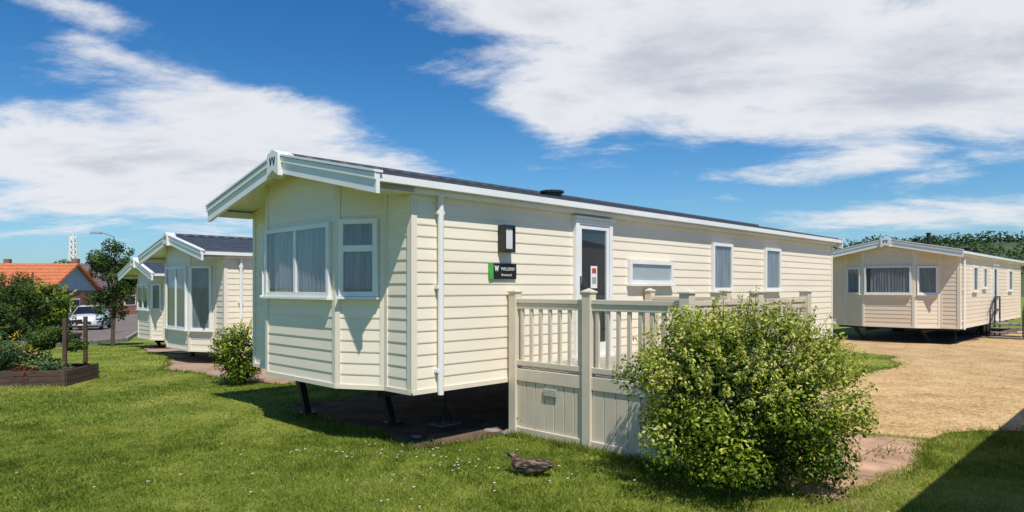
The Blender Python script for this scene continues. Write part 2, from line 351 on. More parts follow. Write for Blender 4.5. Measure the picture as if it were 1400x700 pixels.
# ---------------- decking ----------------
def railing(m,p,q,zt,zb,sp=.13):
    L=math.hypot(q[0]-p[0],q[1]-p[1]); t=((q[0]-p[0])/L,(q[1]-p[1])/L); n=(-t[1],t[0])
    m.obox(p,t,n,.05,L-.05,-.035,.035,zt-.05,zt,0); m.obox(p,t,n,.05,L-.05,-.022,.022,zt-.12,zt-.052,0)
    m.obox(p,t,n,.05,L-.05,-.028,.028,zb,zb+.06,0)
    k=int((L-.1)/sp); 
    for i in range(k):
        u=.05+(L-.1)*(i+.5)/k; m.obox(p,t,n,u-.022,u+.022,-.014,.014,zb+.061,zt-.121,0)
def post(m,x,y,z0,z1,w=.055):
    m.box(x-w,x+w,y-w,y+w,z0,z1,0); m.box(x-w-.012,x+w+.012,y-w-.012,y+w+.012,z1,z1+.02,0)
    i=len(m.v); a=w+.006
    m.v+=[(x-a,y-a,z1+.02),(x+a,y-a,z1+.02),(x+a,y+a,z1+.02),(x-a,y+a,z1+.02),(x,y,z1+.055)]
    for k in range(4): m.f.append((i+k,i+(k+1)%4,i+4)); m.m.append(0)
dk=empty('veranda_decking',(CM[0],CM[1],0),VROT); m=MB()
A=(1.44,-.10);B=(1.44,-1.2);Cc=(1.44,-2.37);D=(2.92,-2.37);E=(4.32,-2.37)
zd=.78; zt=1.60
for x,y in(A,B,Cc,D,E,(4.32,-1.3),(4.32,-.10)): post(m,x,y,.0,1.67)
for p,q in((A,B),(B,Cc),(Cc,D),(D,E),((4.32,-1.3),(4.32,-.10))): railing(m,p,q,zt,zd+.04)
def skirt(p,q):
    L=math.hypot(q[0]-p[0],q[1]-p[1]); t=((q[0]-p[0])/L,(q[1]-p[1])/L); n=(-t[1],t[0])
    m.obox(p,t,n,.055,L-.055,-.02,.03,zd-.14,zd,0); m.obox(p,t,n,.055,L-.055,-.02,.038,.02,.10,0)
    k=max(1,round((L-.11)/.15))
    for i in range(k):
        u0=.055+(L-.11)*i/k; u1=.055+(L-.11)*(i+1)/k
        m.obox(p,t,n,u0+.004,u1-.004,-.012,.014,.10,zd-.14,0)
        m.obox(p,t,n,u0-.004,u0+.004,-.012,.004,.10,zd-.14,0)
for p,q in((B,A),(Cc,B),(D,Cc),(E,D),((4.32,-.1),(4.32,-1.3)),((4.32,-1.3),E)):skirt(p,q)
m.build('posts_rails_and_skirting',[M_deck],dk,bevel=.004)
m=MB(); y=-.06
while y>-2.36: m.box(1.46,4.30,y-.136,y-.004,zd-.03,zd,0); y-=.14
m.build('deck_boards',[M_plank],dk)
m=MB(); m.box(1.405,1.412,-.78,-.58,.50,.60,0)
for k in range(4): m.box(1.400,1.405,-.77,-.59,.515+k*.02,.525+k*.02,1)
m.build('vent',[noise_mat('vent_green',[(.35,.42,.33),(.42,.48,.38)],scale=4),M_deck],dk)
m=MB()
for k in range(4): m.box(4.40+k*.28,4.70+k*.28,-2.3,-1.35,0,zd-.17*(k+1)+.02,0)
m.build('steps',[M_deck],dk,bevel=.006)
dk=empty('veranda_decking',(C2[0],C2[1],0),VROT); m=MB()
for x,y in((.9,-.1),(.9,-1.6),(3.2,-1.6),(5.0,-1.6)): post(m,x,y,0,1.35)
for p,q in(((.9,-.1),(.9,-1.6)),((.9,-1.6),(3.2,-1.6)),((3.2,-1.6),(5.0,-1.6))): railing(m,p,q,1.3,.42)
m.box(.9,5,-1.6,-.05,.28,.36); m.box(.92,4.98,-1.58,-1.55,0,.28); m.box(.92,.95,-1.55,-.1,0,.28)
m.build('posts_rails_and_floor',[M_deck],dk)
st=empty('entrance_steps',(C4[0],C4[1],0),VROT); m=MB()
m.box(4.9,5.9,-1.0,-.05,.42,.48,1)
for k in range(3): m.box(4.9-.3*(k+1),4.9-.3*k,-1.0,-.05,.32-.14*k,.35-.14*k,1)
for y in(-1.0,-.1):
    for x,z in((5.9,.45),(4.95,.45),(4.1,0)): m.cyl((x,y,0),(x,y,z+.95),.025,n=8)
    for dz in(.95,.5): m.cyl((5.9,y,.45+dz),(4.95,y,.45+dz),.022,n=8); m.cyl((4.95,y,.45+dz),(4.1,y,dz),.022,n=8)
m.build('frame_and_treads',[M_black,M_concrete],st)

# ---------------- ground ----------------
xs=np.unique(np.concatenate([[-3000,-800,-300,-150,-90],np.arange(-60,61,1.5),[90,150,300,800,3000]]))
ys=np.unique(np.concatenate([[-400,-100,-40],np.arange(-16,90,1.5),[110,150,300,800,4000]]))
vs=[(x,y,hz(x,y)) for y in ys for x in xs]; nx=len(xs)
fs=[(j*nx+i,j*nx+i+1,(j+1)*nx+i+1,(j+1)*nx+i) for j in range(len(ys)-1) for i in range(nx-1)]
me=bpy.data.meshes.new('grass_ground'); me.from_pydata(vs,[],fs); me.polygons.foreach_set('use_smooth',[True]*len(fs))
gr=bpy.data.objects.new('grass_ground',me); scn.collection.objects.link(gr)
M_gr,nt,b=newmat('mown_grass')
tc=nd(nt,'ShaderNodeTexCoord')
n1=nd(nt,'ShaderNodeTexNoise'); n1.inputs['Scale'].default_value=.8; n1.inputs['Detail'].default_value=6; n1.inputs['Roughness'].default_value=.6
n2=nd(nt,'ShaderNodeTexNoise'); n2.inputs['Scale'].default_value=28; n2.inputs['Detail'].default_value=5; n2.inputs['Roughness'].default_value=.7
mxf=nd(nt,'ShaderNodeMath',operation='ADD'); mx2=nd(nt,'ShaderNodeMath',operation='MULTIPLY'); mx2.inputs[1].default_value=.5
for n in(n1,n2): nt.links.new(tc.outputs['Object'],n.inputs['Vector'])
nt.links.new(n1.outputs['Fac'],mxf.inputs[0]); nt.links.new(n2.outputs['Fac'],mxf.inputs[1]); nt.links.new(mxf.outputs[0],mx2.inputs[0])
r=nd(nt,'ShaderNodeValToRGB'); el=r.color_ramp.elements
el[0].position=.38; el[0].color=(.06,.10,.012,1); el[1].position=.63; el[1].color=(.38,.36,.09,1)
x=el.new(.5); x.color=(.17,.225,.025,1)
nt.links.new(mx2.outputs[0],r.inputs[0]); nt.links.new(r.outputs[0],b.inputs['Base Color'])
b.inputs['Roughness'].default_value=.85; b.inputs['Specular IOR Level'].default_value=.15
bp=nd(nt,'ShaderNodeBump'); bp.inputs['Strength'].default_value=.9; bp.inputs['Distance'].default_value=.04
nt.links.new(n2.outputs['Fac'],bp.inputs['Height']); nt.links.new(bp.outputs[0],b.inputs['Normal'])
me.materials.append(M_gr)

def rough_poly(poly,step=.35,amp=.08):
    out=[]; n=len(poly)
    for i in range(n):
        p,q=poly[i],poly[(i+1)%n]; L=math.hypot(q[0]-p[0],q[1]-p[1]); k=max(1,int(L/step))
        for j in range(k):
            f=j/k; x=p[0]+(q[0]-p[0])*f; y=p[1]+(q[1]-p[1])*f
            a=mnoise.noise(Vector((x*.9,y*.9,3)))*amp*2.2+mnoise.noise(Vector((x*4,y*4,7)))*amp
            b_=mnoise.noise(Vector((x*.9,y*.9,13)))*amp*2.2+mnoise.noise(Vector((x*4,y*4,17)))*amp
            out.append((x+a,y+b_))
    return out
def sheet(name,poly,dz,mat,follow=False):
    bm=bmesh.new(); vv=[bm.verts.new((x,y,0)) for x,y in poly]; f=bm.faces.new(vv)
    bmesh.ops.triangulate(bm,faces=[f])
    if follow:
        for _ in range(6):
            es=[ed for ed in bm.edges if ed.calc_length()>1.6]
            if not es: break
            bmesh.ops.subdivide_edges(bm,edges=es,cuts=1); bmesh.ops.triangulate(bm,faces=bm.faces[:])
    for v in bm.verts: v.co.z=(hz(v.co.x,v.co.y) if follow else 0)+dz
    bmesh.ops.recalc_face_normals(bm,faces=bm.faces)
    if sum(f.normal.z for f in bm.faces)<0: bmesh.ops.reverse_faces(bm,faces=bm.faces)
    me=bpy.data.meshes.new(name); bm.to_mesh(me); bm.free(); me.materials.append(mat)
    o=bpy.data.objects.new(name,me); scn.collection.objects.link(o); return o
gravel=rough_poly([(1.9,7.0),(3.0,6.5),(4.67,7.5),(5.5,8.15),(6.4,8.3),(9.5,9.6),(20,18),(30,26),(24,30),(11.2,23.3),(9.1,18.6),(9.6,16.6),(8.3,14.6),(5.6,11.9)],amp=.12)
M_gravel,nt,b=newmat('golden_gravel')
tc=nd(nt,'ShaderNodeTexCoord'); vo=nd(nt,'ShaderNodeTexVoronoi'); vo.inputs['Scale'].default_value=36
n1=nd(nt,'ShaderNodeTexNoise'); n1.inputs['Scale'].default_value=1.1; n1.inputs['Detail'].default_value=9; n1.inputs['Roughness'].default_value=.72
nt.links.new(tc.outputs['Object'],vo.inputs['Vector']); nt.links.new(tc.outputs['Object'],n1.inputs['Vector'])
sp=nd(nt,'ShaderNodeSeparateColor'); nt.links.new(vo.outputs['Color'],sp.inputs[0])
ad=nd(nt,'ShaderNodeMath',operation='MULTIPLY_ADD'); ad.inputs[1].default_value=.5; nt.links.new(sp.outputs[0],ad.inputs[0]); 
mm=nd(nt,'ShaderNodeMath',operation='MULTIPLY_ADD'); mm.inputs[1].default_value=1.1; mm.inputs[2].default_value=-.28; nt.links.new(n1.outputs['Fac'],mm.inputs[0]); nt.links.new(mm.outputs[0],ad.inputs[2])
r=nd(nt,'ShaderNodeValToRGB'); el=r.color_ramp.elements; el[0].position=.15; el[0].color=(.24,.13,.05,1); el[1].position=.85; el[1].color=(.72,.52,.28,1)
x=el.new(.5); x.color=(.48,.31,.13,1)
nt.links.new(ad.outputs[0],r.inputs[0]); nt.links.new(r.outputs[0],b.inputs['Base Color']); b.inputs['Roughness'].default_value=.9
bp=nd(nt,'ShaderNodeBump'); bp.inputs['Strength'].default_value=.9; bp.inputs['Distance'].default_value=.015; bp.invert=True
nt.links.new(vo.outputs['Distance'],bp.inputs['Height']); nt.links.new(bp.outputs[0],b.inputs['Normal'])
sheet('gravel_drive',gravel,.008,M_gravel)
paving=[(2.9,7.6),(3.95,8.05),(4.7,7.55),(3.72,6.35),(2.66,5.42),(2.2,5.75),(1.9,6.3)]
paving=rough_poly(paving,amp=.05)
M_pave,nt,b=newmat('red_paving')
tc=nd(nt,'ShaderNodeTexCoord'); mp=nd(nt,'ShaderNodeMapping'); mp.inputs['Rotation'].default_value=(0,0,VROT); nt.links.new(tc.outputs['Object'],mp.inputs[0])
bk=nd(nt,'ShaderNodeTexBrick'); bk.inputs['Scale'].default_value=1; bk.inputs['Brick Width'].default_value=.6; bk.inputs['Row Height'].default_value=.6; bk.inputs['Mortar Size'].default_value=.008; bk.offset=0
bk.inputs['Color1'].default_value=(.40,.24,.15,1); bk.inputs['Color2'].default_value=(.46,.29,.19,1); bk.inputs['Mortar'].default_value=(.20,.13,.07,1)
nt.links.new(mp.outputs[0],bk.inputs['Vector'])
n1=nd(nt,'ShaderNodeTexNoise'); n1.inputs['Scale'].default_value=3; n1.inputs['Detail'].default_value=6; nt.links.new(tc.outputs['Object'],n1.inputs['Vector'])
mxc=nd(nt,'ShaderNodeMixRGB',blend_type='OVERLAY'); mxc.inputs[0].default_value=.8; nt.links.new(bk.outputs[0],mxc.inputs[1]); nt.links.new(n1.outputs['Fac'],mxc.inputs[2])
nt.links.new(mxc.outputs[0],b.inputs['Base Color']); b.inputs['Roughness'].default_value=.9
sheet('paved_path',paving,.014,M_pave)
L2=lambda C,pts:[loc2w(C,x,y) for x,y in pts]
soil=rough_poly(L2(CM,[(.15,.1),(1.3,-.1),(1.3,-2.5),(4.5,-2.5),(4.5,-.2),(12.4,-.2),(12.4,3.7),(.3,3.5)]),amp=.1)
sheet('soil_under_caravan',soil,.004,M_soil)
pad2=rough_poly(L2(C2,[(-1.2,.3),(-.5,-3.6),(9,-3.6),(11,0),(11,3.7),(0.2,3.6)]),amp=.08)
sheet('hardstanding_pad',pad2,.012,M_pink,True)
pad3=rough_poly(L2(C3,[(-.7,-.2),(-.5,-2.2),(9,-2.2),(9,2.7),(0.2,2.7)]),amp=.08)
sheet('hardstanding_pad',pad3,.03,M_pink,True)
pad4=rough_poly(L2(C4,[(.3,.2),(11,-.3),(11,3.7),(0.2,3.6)]),amp=.12)
sheet('hardstanding_pad',pad4,.012,M_soil)
road=[(-60,8),(-19,18.5),(-15.8,22),(-15.5,27),(-22,40),(-30,56),(-40,75),(-52,75),(-38,50),(-30,38),(-27,30),(-60,26)]
M_road=noise_mat('tarmac_road',[(.13,.10,.09),(.21,.17,.15)],scale=1.5,rough=.9,bump=.4,bscale=80)
sheet('site_road',road,.04,M_road,True)
kb=MB()
def kerb(pts):
    for p,q in zip(pts,pts[1:]):
        L=math.hypot(q[0]-p[0],q[1]-p[1]); k=max(1,int(L/.9)); t=((q[0]-p[0])/L,(q[1]-p[1])/L); n=(-t[1],t[0])
        for i in range(k):
            u=L*i/k; z=hz(p[0]+t[0]*u,p[1]+t[1]*u); kb.obox(p,t,n,u+.01,u+L/k-.01,-.07,.07,z-.1,z+.13)
kerb([(-19,18.5),(-15.8,22),(-15.5,27),(-22,40),(-30,56),(-40,75)])
kb.build('road_kerb',[M_concrete])

# ---------------- grass blades ----------------
def inpoly(px,py,poly):
    r=np.zeros(len(px),bool); n=len(poly); j=n-1
    for i in range(n):
        xi,yi=poly[i]; xj,yj=poly[j]
        c=((yi>py)!=(yj>py))
        with np.errstate(divide='ignore',invalid='ignore'): xx=(xj-xi)*(py-yi)/((yj-yi) if yj!=yi else 1e-9)+xi
        r^=c&(px<xx); j=i
    return r
def fbm(x,y,s,seed):
    g=np.random.default_rng(seed).random((256,256)); u=x*s+500; v=y*s+500; i=np.floor(u).astype(int); j=np.floor(v).astype(int); fu=u-i; fv=v-j; fu=fu*fu*(3-2*fu); fv=fv*fv*(3-2*fv)
    G=lambda a,b:g[a%256,b%256]
    return (G(i,j)*(1-fu)+G(i+1,j)*fu)*(1-fv)+(G(i,j+1)*(1-fu)+G(i+1,j+1)*fu)*fv-.5
def grass(n,y0,y1,k,h,w):
    y=np.sqrt(rng.uniform(y0*y0,y1*y1,n)); x=rng.uniform(-1,1,n)*y*k
    ok=rng.random(n)<(.85+1.1*fbm(x,y,5,11)+.7*fbm(x,y,14,12))
    for p in(gravel,paving,soil,pad2,pad3,road): ok&=~inpoly(x,y,p)
    x,y=x[ok],y[ok]; n=len(x)
    return x,y,np.full(n,h),np.full(n,w)
parts=[grass(260000,3.9,8.5,.88,.027,.0042),grass(120000,8.5,14,.85,.028,.007),grass(45000,14,26,.85,.032,.013)]
def edge(poly,n,h,w,sc=.05):
    P=np.array(poly); i=rng.integers(0,len(P),n); f=rng.random(n)[:,None]; Q=P[i]*(1-f)+P[(i+1)%len(P)]*f+rng.normal(0,sc,(n,2))
    k=(Q[:,1]<26)&(np.abs(Q[:,0])<.95*Q[:,1]); Q=Q[k]; return Q[:,0],Q[:,1],np.full(len(Q),h),np.full(len(Q),w)
parts+=[edge(gravel,9000,.045,.008,.09),edge(paving,6000,.04,.006),edge(soil,9000,.05,.007),edge(pad2,4000,.05,.012)]
for (p,q,k) in((loc2w(CM,1.40,-.1),loc2w(CM,1.40,-2.4),1500),((-10.2,11.45),(-7.8,11.75),900)):
    f=rng.random(k); parts.append((p[0]+(q[0]-p[0])*f+rng.normal(-.04,.035,k),p[1]+(q[1]-p[1])*f+rng.normal(-.04,.035,k),np.full(k,.065),np.full(k,.006)))
X=np.concatenate([p[0] for p in parts]);Y=np.concatenate([p[1] for p in parts]);Hh=np.concatenate([p[2] for p in parts]);Wd=np.concatenate([p[3] for p in parts])
n=len(X)
lump=fbm(X,Y,.7,1)*1.1+fbm(X,Y,2.2,2)*.9+fbm(X,Y,7,3)*.8
Hh=Hh*rng.uniform(.45,1.4,n)*(1+.5*lump)
Z=np.array([hz(a,b_) for a,b_ in zip(X,Y)])
ang=rng.uniform(0,2*np.pi,n); lean=rng.uniform(.2,1.3,n)*Hh; la=rng.uniform(0,2*np.pi,n)
V=np.empty((n,3,3)); dx,dy=np.cos(ang)*Wd,np.sin(ang)*Wd
V[:,0]=np.stack([X-dx,Y-dy,Z],1);V[:,1]=np.stack([X+dx,Y+dy,Z],1);V[:,2]=np.stack([X+np.cos(la)*lean,Y+np.sin(la)*lean,Z+Hh],1)
def trimesh(name,V,k,mat,tint,parent=None):
    n=len(V); me=bpy.data.meshes.new(name); me.vertices.add(n*k); me.vertices.foreach_set('co',V.reshape(-1).astype(np.float32))
    me.loops.add(n*k); me.loops.foreach_set('vertex_index',np.arange(n*k,dtype=np.int32))
    me.polygons.add(n); me.polygons.foreach_set('loop_start',np.arange(n,dtype=np.int32)*k)
    try: me.polygons.foreach_set('loop_total',np.full(n,k,dtype=np.int32))
    except Exception: pass
    a=me.attributes.new('tint','FLOAT','FACE'); a.data.foreach_set('value',tint.astype(np.float32))
    me.update(calc_edges=True); me.materials.append(mat)
    o=bpy.data.objects.new(name,me); scn.collection.objects.link(o)
    if parent:o.parent=parent
    return o
tint=np.clip(.46-.46*lump+.5*fbm(X,Y,.35,21)+rng.normal(0,.17,n)+(rng.random(n)<.06)*.45,0,1)
trimesh('lawn_grass_blades',V,3,M_blade,tint)
dz_=[]
for cx,cy,s,k in((-.95,6.9,.35,20),(-.6,6.4,.3,16),(-1.9,6.9,.5,14),(.35,6.2,.5,10),(-2.8,6.3,1.2,14),(1.2,5.0,.8,8),(-5.5,10.5,.8,10),(-1.2,5.6,.9,12)):
    for _ in range(k): dz_.append((random.gauss(cx,s),random.gauss(cy,s*.5)))
m=MB()
for x,y in dz_:
    z=.032+random.random()*.012; r0=random.uniform(.007,.013)
    m.poly([(x+r0*math.cos(a*.785),y+r0*math.sin(a*.785),z+.003*math.sin(a*2)) for a in range(8)],0)
    m.poly([(x+r0*.35*math.cos(a*1.05),y+r0*.35*math.sin(a*1.05),z+.004) for a in range(6)],1)
m.build('lawn_daisies',[M_white,M_leafo])

# ---------------- foliage ----------------
def leaves(name,clumps,n,size,mat,parent=None,up=.4,tb=.45,aspect=.5,surf=.6,amp=.2,base=None):
    C=np.array(clumps,float); wgt=(C[:,3]*C[:,4]*C[:,5])**(2/3); wgt/=wgt.sum()
    i=rng.choice(len(C),n,p=wgt); d=rng.normal(size=(n,3)); d/=np.linalg.norm(d,axis=1)[:,None]
    rad=np.where(rng.random(n)<surf,rng.uniform(.8,1.12,n),rng.random(n)**(1/3))
    P=C[i,:3]+d*C[i,3:6]*rad[:,None]
    if base is not None:
        lowm=P[:,2]<base; P[lowm,2]=base+rng.random(lowm.sum())*.12
    nrm=d+rng.normal(0,.55,(n,3)); nrm[:,2]+=up; nrm/=np.linalg.norm(nrm,axis=1)[:,None]
    a=np.cross(nrm,rng.normal(size=(n,3))); a/=np.linalg.norm(a,axis=1)[:,None]; b_=np.cross(nrm,a)
    s=(size*rng.uniform(.6,1.35,n))[:,None]
    V=np.empty((n,4,3)); V[:,0]=P-a*s; V[:,1]=P+b_*s*aspect+nrm*s*.12; V[:,2]=P+a*s; V[:,3]=P-b_*s*aspect+nrm*s*.12
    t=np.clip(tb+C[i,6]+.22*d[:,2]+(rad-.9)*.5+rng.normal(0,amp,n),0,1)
    return trimesh(name,V,4,mat,t,parent)
def clumpset(c,r,k,cr,seed=0,low=-.8,irr=.15):
    rr=random.Random(seed); out=[]
    for _ in range(k):
        while True:
            d=Vector((rr.gauss(0,1),rr.gauss(0,1),rr.gauss(0,1))).normalized()
            if d.z>low: break
        f=rr.uniform(.55,.95)+rr.uniform(-irr,irr); s=cr*rr.uniform(.6,1.3)
        out.append((c[0]+d.x*r[0]*f,c[1]+d.y*r[1]*f,c[2]+d.z*r[2]*f,s,s,s*rr.uniform(.7,1),rr.uniform(-.2,.2)))
    return out
def shrub(name,loc,R3,n,size,mat,seed,k=45,cr=.25,stems=14,shoots=60,zc=None,skirtn=0,tb=.45):
    e=empty(name,(loc[0],loc[1],loc[2])); rr=random.Random(seed)
    zc=R3[2]*1.02 if zc is None else zc
    cl=clumpset((0,0,zc),R3,k,cr,seed)
    for _ in range(skirtn):
        a=rr.uniform(0,6.28); f=rr.uniform(.55,.85); s=cr*rr.uniform(.7,1.1)
        cl.append((math.cos(a)*R3[0]*f,math.sin(a)*R3[1]*f,rr.uniform(.14,.4),s,s,s*.8,rr.uniform(-.3,.0)))
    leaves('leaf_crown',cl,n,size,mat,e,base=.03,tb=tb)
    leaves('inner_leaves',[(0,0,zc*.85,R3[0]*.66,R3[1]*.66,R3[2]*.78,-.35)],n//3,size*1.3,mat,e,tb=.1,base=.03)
    sh=[]; m=MB()
    for _ in range(shoots):
        d=Vector((rr.gauss(0,1),rr.gauss(0,1),abs(rr.gauss(.35,.8)))).normalized()
        p=Vector((d.x*R3[0]*.85,d.y*R3[1]*.85,zc+d.z*R3[2]*.85)); dd=(d+Vector((rr.gauss(0,.25),rr.gauss(0,.25),.5))).normalized()
        l=rr.uniform(.12,.34)*R3[2]/.8; m.cyl(p-dd*.1,p+dd*l,.004,.002,n=4,cap=False)
        for j in range(6):
            q=p+dd*l*(j+.5)/6; s=.035*R3[2]/.8*(1.25-.12*j); sh.append((q.x,q.y,q.z,s,s,s,rr.uniform(.1,.35)))
    for _ in range(stems):
        a=rr.uniform(0,6.28); d=Vector((math.cos(a)*R3[0]*.7,math.sin(a)*R3[1]*.7,zc*rr.uniform(.8,1.5)))
        m.cyl((math.cos(a)*.08,math.sin(a)*.08,-.02),d*.5,.018,.012,n=6); m.cyl(d*.5,d,.012,.005,n=6)
    if sh: leaves('young_shoots',sh,len(sh)*10,size*.85,mat,e,tb=.7,amp=.15)
    m.build('stems',[M_bark],e); return e
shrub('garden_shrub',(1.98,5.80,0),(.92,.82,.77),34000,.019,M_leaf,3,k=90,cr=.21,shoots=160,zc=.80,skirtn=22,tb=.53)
shrub('garden_shrub',(-4.85,12.0,0),(.40,.40,.55),5500,.022,M_leaf,5,k=30,cr=.15,stems=8,shoots=30,zc=.55,skirtn=6)
shrub('garden_shrub',(.12,8.0,0),(.12,.12,.14),500,.02,M_leaf,9,k=8,cr=.06,stems=3,shoots=6,zc=.14)

def tree(name,loc,h,trunk,crown,n,size,mat,seed,k=40,cr=.4,lean=0):
    e=empty(name,(loc[0],loc[1],hz(loc[0],loc[1]))); rr=random.Random(seed); m=MB()
    zc=h-crown[2]; prev=Vector((0,0,-.05)); N=6
    for i in range(N):
        f=(i+1)/N; q=Vector((lean*f+rr.uniform(-.05,.05),rr.uniform(-.05,.05),h*.85*f)); m.cyl(prev,q,trunk*(1-.8*(f-1/N)),trunk*(1-.8*f),n=8,cap=False); prev=q
    cl=clumpset((lean,0,zc),crown,k,cr,seed,low=-1)
    for c in cl[::2]:
        z=max(h*.25,c[2]*rr.uniform(.45,.7)); m.cyl((lean*z/h,0,z),(c[0],c[1],c[2]),trunk*.3,trunk*.06,n=5,cap=False)
    m.build('trunk_and_limbs',[M_bark],e); leaves('leaf_crown',cl,n,size,mat,e,surf=.5,tb=.55); return e
tree('roadside_tree',(-14.0,23.6),3.9,.07,(.72,.72,1.5),10000,.045,M_leafd,11,k=54,cr=.25)
tree('roadside_tree',(-40,58),5.0,.15,(2.2,2.2,2.0),7000,.12,M_leafd,13,k=30,cr=.7)
shrub('hedge_shrub',(-20.6,27.5,hz(-20.6,27.5)),(1.3,1.1,1.1),8000,.055,M_leafd,21,k=34,cr=.35,shoots=20,zc=1.15)
shrub('hedge_shrub',(-18.9,24.5,hz(-18.9,24.5)),(.9,.9,.75),6000,.05,M_leafd,25,k=30,cr=.3,shoots=16,zc=.75)
shrub('hedge_shrub',(-25.2,35,hz(-25.2,35)),(1.6,1.3,1.5),9000,.065,M_leafd,22,k=34,cr=.42,shoots=20,zc=1.45,tb=.5)
shrub('hedge_shrub',(-28.5,36,hz(-28,35)),(1.8,1.3,1.9),8000,.07,M_leafd,23,k=34,cr=.5,shoots=20,zc=1.7)
shrub('hedge_shrub',(-23.0,33.5,hz(-23,33)),(1.15,1.0,1.35),8000,.055,M_leaf,24,k=34,cr=.35,shoots=16,zc=1.3,tb=.28)
def massrow(name,pts,h,r,n,size,mat,seed):
    rr=random.Random(seed); cl=[]
    for p,q in zip(pts,pts[1:]):
        L=math.hypot(q[0]-p[0],q[1]-p[1]); k=max(1,int(L/(r*.7)))
        for i in range(k):
            f=(i+rr.random())/k; x=p[0]+(q[0]-p[0])*f; y=p[1]+(q[1]-p[1])*f; hh=h*rr.uniform(.55,1.1); z=hz(x,y)
            cl.append((x,y+rr.uniform(-r,r),z+hh*.5,r*rr.uniform(.7,1.3),r,hh*.55,rr.uniform(-.2,.15)))
    return leaves(name,cl,n,size,mat,None,surf=.75)
massrow('distant_tree_belt',[(-130,90),(-70,100),(-20,110),(30,110)],4,4,14000,.5,M_leafd,31)
# planter
pe=empty('raised_flower_planter',(-9.0,12.15,-.02),R(8)); m=MB()
for z in(0,.10,.20): 
    m.box(-1.25,1.15,-.55,-.50,z,z+.095); m.box(1.10,1.15,-.495,.6,z,z+.095); m.box(-1.25,1.15,.605,.65,z,z+.095); m.box(-1.25,-1.2,-.495,.6,z,z+.095)
for x in(-1.2,0,1.1): m.box(x-.04,x+.04,-.60,-.552,0,.31)
m.box(-1.19,1.09,-.49,.59,.20,.24,1)
for x,y,h in((.95,-.2,1.2),(1.0,.45,1.2)): m.box(x-.03,x+.03,y-.03,y+.03,.0,h)
for z in(.6,.85,1.1): m.box(.935,.965,-.16,.41,z,z+.05)
m.build('timber_bed',[M_wood,M_soil],pe,bevel=.005)
cl=clumpset((-.1,-.05,.45),(1.15,.55,.42),50,.18,41,low=-.4); leaves('plants',cl,12000,.026,M_leafb,pe,tb=.48)
cl=clumpset((.6,.0,.72),(.5,.4,.3),20,.13,42,low=-.3); leaves('shrub_part',cl,5500,.026,M_leafd,pe,tb=.6)
cl=clumpset((-.2,-.2,.62),(1.0,.45,.32),40,.07,43,low=.0); leaves('yellow_blooms',cl,420,.020,M_leafo,pe)
leaves('red_blooms',[(-.9,-.55,.36,.28,.12,.12,0),(-.2,-.6,.3,.2,.08,.1,0),(.5,-.58,.32,.2,.08,.1,0)],300,.018,M_leafr,pe)

# ---------------- houses, mast, lamp, hill ----------------
M_orange=noise_mat('orange_pantiles',[(.42,.12,.045),(.62,.21,.085)],scale=5,rough=.8,bump=.5,bscale=12,bdist=.05)
M_brick=noise_mat('brick',[(.22,.10,.06),(.32,.16,.10)],scale=6,rough=.9)
M_render=noise_mat('pale_blue_render',[(.30,.38,.46),(.38,.46,.54)],scale=2,rough=.8)
M_slate=noise_mat('slate',[(.10,.08,.075),(.16,.13,.12)],scale=3,rough=.7)
def house(name,loc,rz,L,W,he,hr,wm,rm,gm):
    e=empty(name,loc,rz); m=MB()
    m.box(-L/2,L/2,-W/2,W/2,0,he,0); m.prism([(-W/2,he),(W/2,he),(0,hr-.1)],-L/2,L/2,2)
    for s in(-1,1):
        N=8
        for k in range(N):
            f0,f1=k/N,(k+1)/N; y0,y1=s*(W/2+.35)*(1-f0),s*(W/2+.35)*(1-f1); z0=he+(hr-he)*f0; z1=he+(hr-he)*f1
            m.hexa([(-L/2-.3,y0,z0-.1),(L/2+.3,y0,z0-.1),(L/2+.3,y1,z1-.1),(-L/2-.3,y1,z1-.1),(-L/2-.3,y0,z0+.12),(L/2+.3,y0,z0+.12),(L/2+.3,y1,z1+.04),(-L/2-.3,y1,z1+.04)],1)
    m.box(-L*.3,-L*.3+.7,-.35,.35,hr-.3,hr+.6,0)
    for x in(-L*.3,0,L*.3):
        m.box(x-.6,x+.6,-W/2-.05,-W/2-.005,1.0,2.1,3); m.box(x-.52,x+.52,-W/2-.06,-W/2-.052,1.08,2.02,4)
    m.box(L/2+.005,L/2+.05,-.7,.7,1.0,2.1,3); m.box(L/2+.052,L/2+.06,-.6,.6,1.08,2.0,4)
    m.build('walls_roof_windows',[wm,rm,gm,M_white,M_dark],e); return e
house('orange_roof_bungalow',(-36.6,50,-1.2),R(8),7.6,7,2.7,4.7,M_brick,M_orange,M_render)
house('brick_house',(-52,84,-1.2),R(5),9,7,3.2,5.9,M_brick,M_slate,M_brick)
house('brick_house',(-45,74,-1.2),R(-20),8,6,2.4,4.2,M_brick,M_slate,M_brick)
house('brick_house',(-66,92,-1.2),R(10),10,7,3.4,6.2,M_brick,M_slate,M_brick)
e=empty('white_lattice_mast',(-78.3,120,-1.2)); m=MB()
for k in range(12):
    z0=12.0*k/12; z1=12.0*(k+1)/12; w0=.62-.30*k/12; w1=.62-.30*(k+1)/12
    for a in range(4):
        s=[(-1,-1),(1,-1),(1,1),(-1,1)]; p=s[a]; q=s[(a+1)%4]
        m.cyl((p[0]*w0,p[1]*w0,z0),(p[0]*w1,p[1]*w1,z1),.14,n=5); m.cyl((p[0]*w0,p[1]*w0,z0),(q[0]*w1,q[1]*w1,z1),.11,n=4); m.cyl((q[0]*w0,q[1]*w0,z0),(p[0]*w1,p[1]*w1,z1),.11,n=4)
m.cyl((0,0,11.5),(0,0,13.2),.10,n=6); m.build('mast',[M_white],e)
M_galv=noise_mat('galvanised_steel',[(.3,.31,.32),(.42,.43,.44)],scale=4,rough=.5,metal=.5)
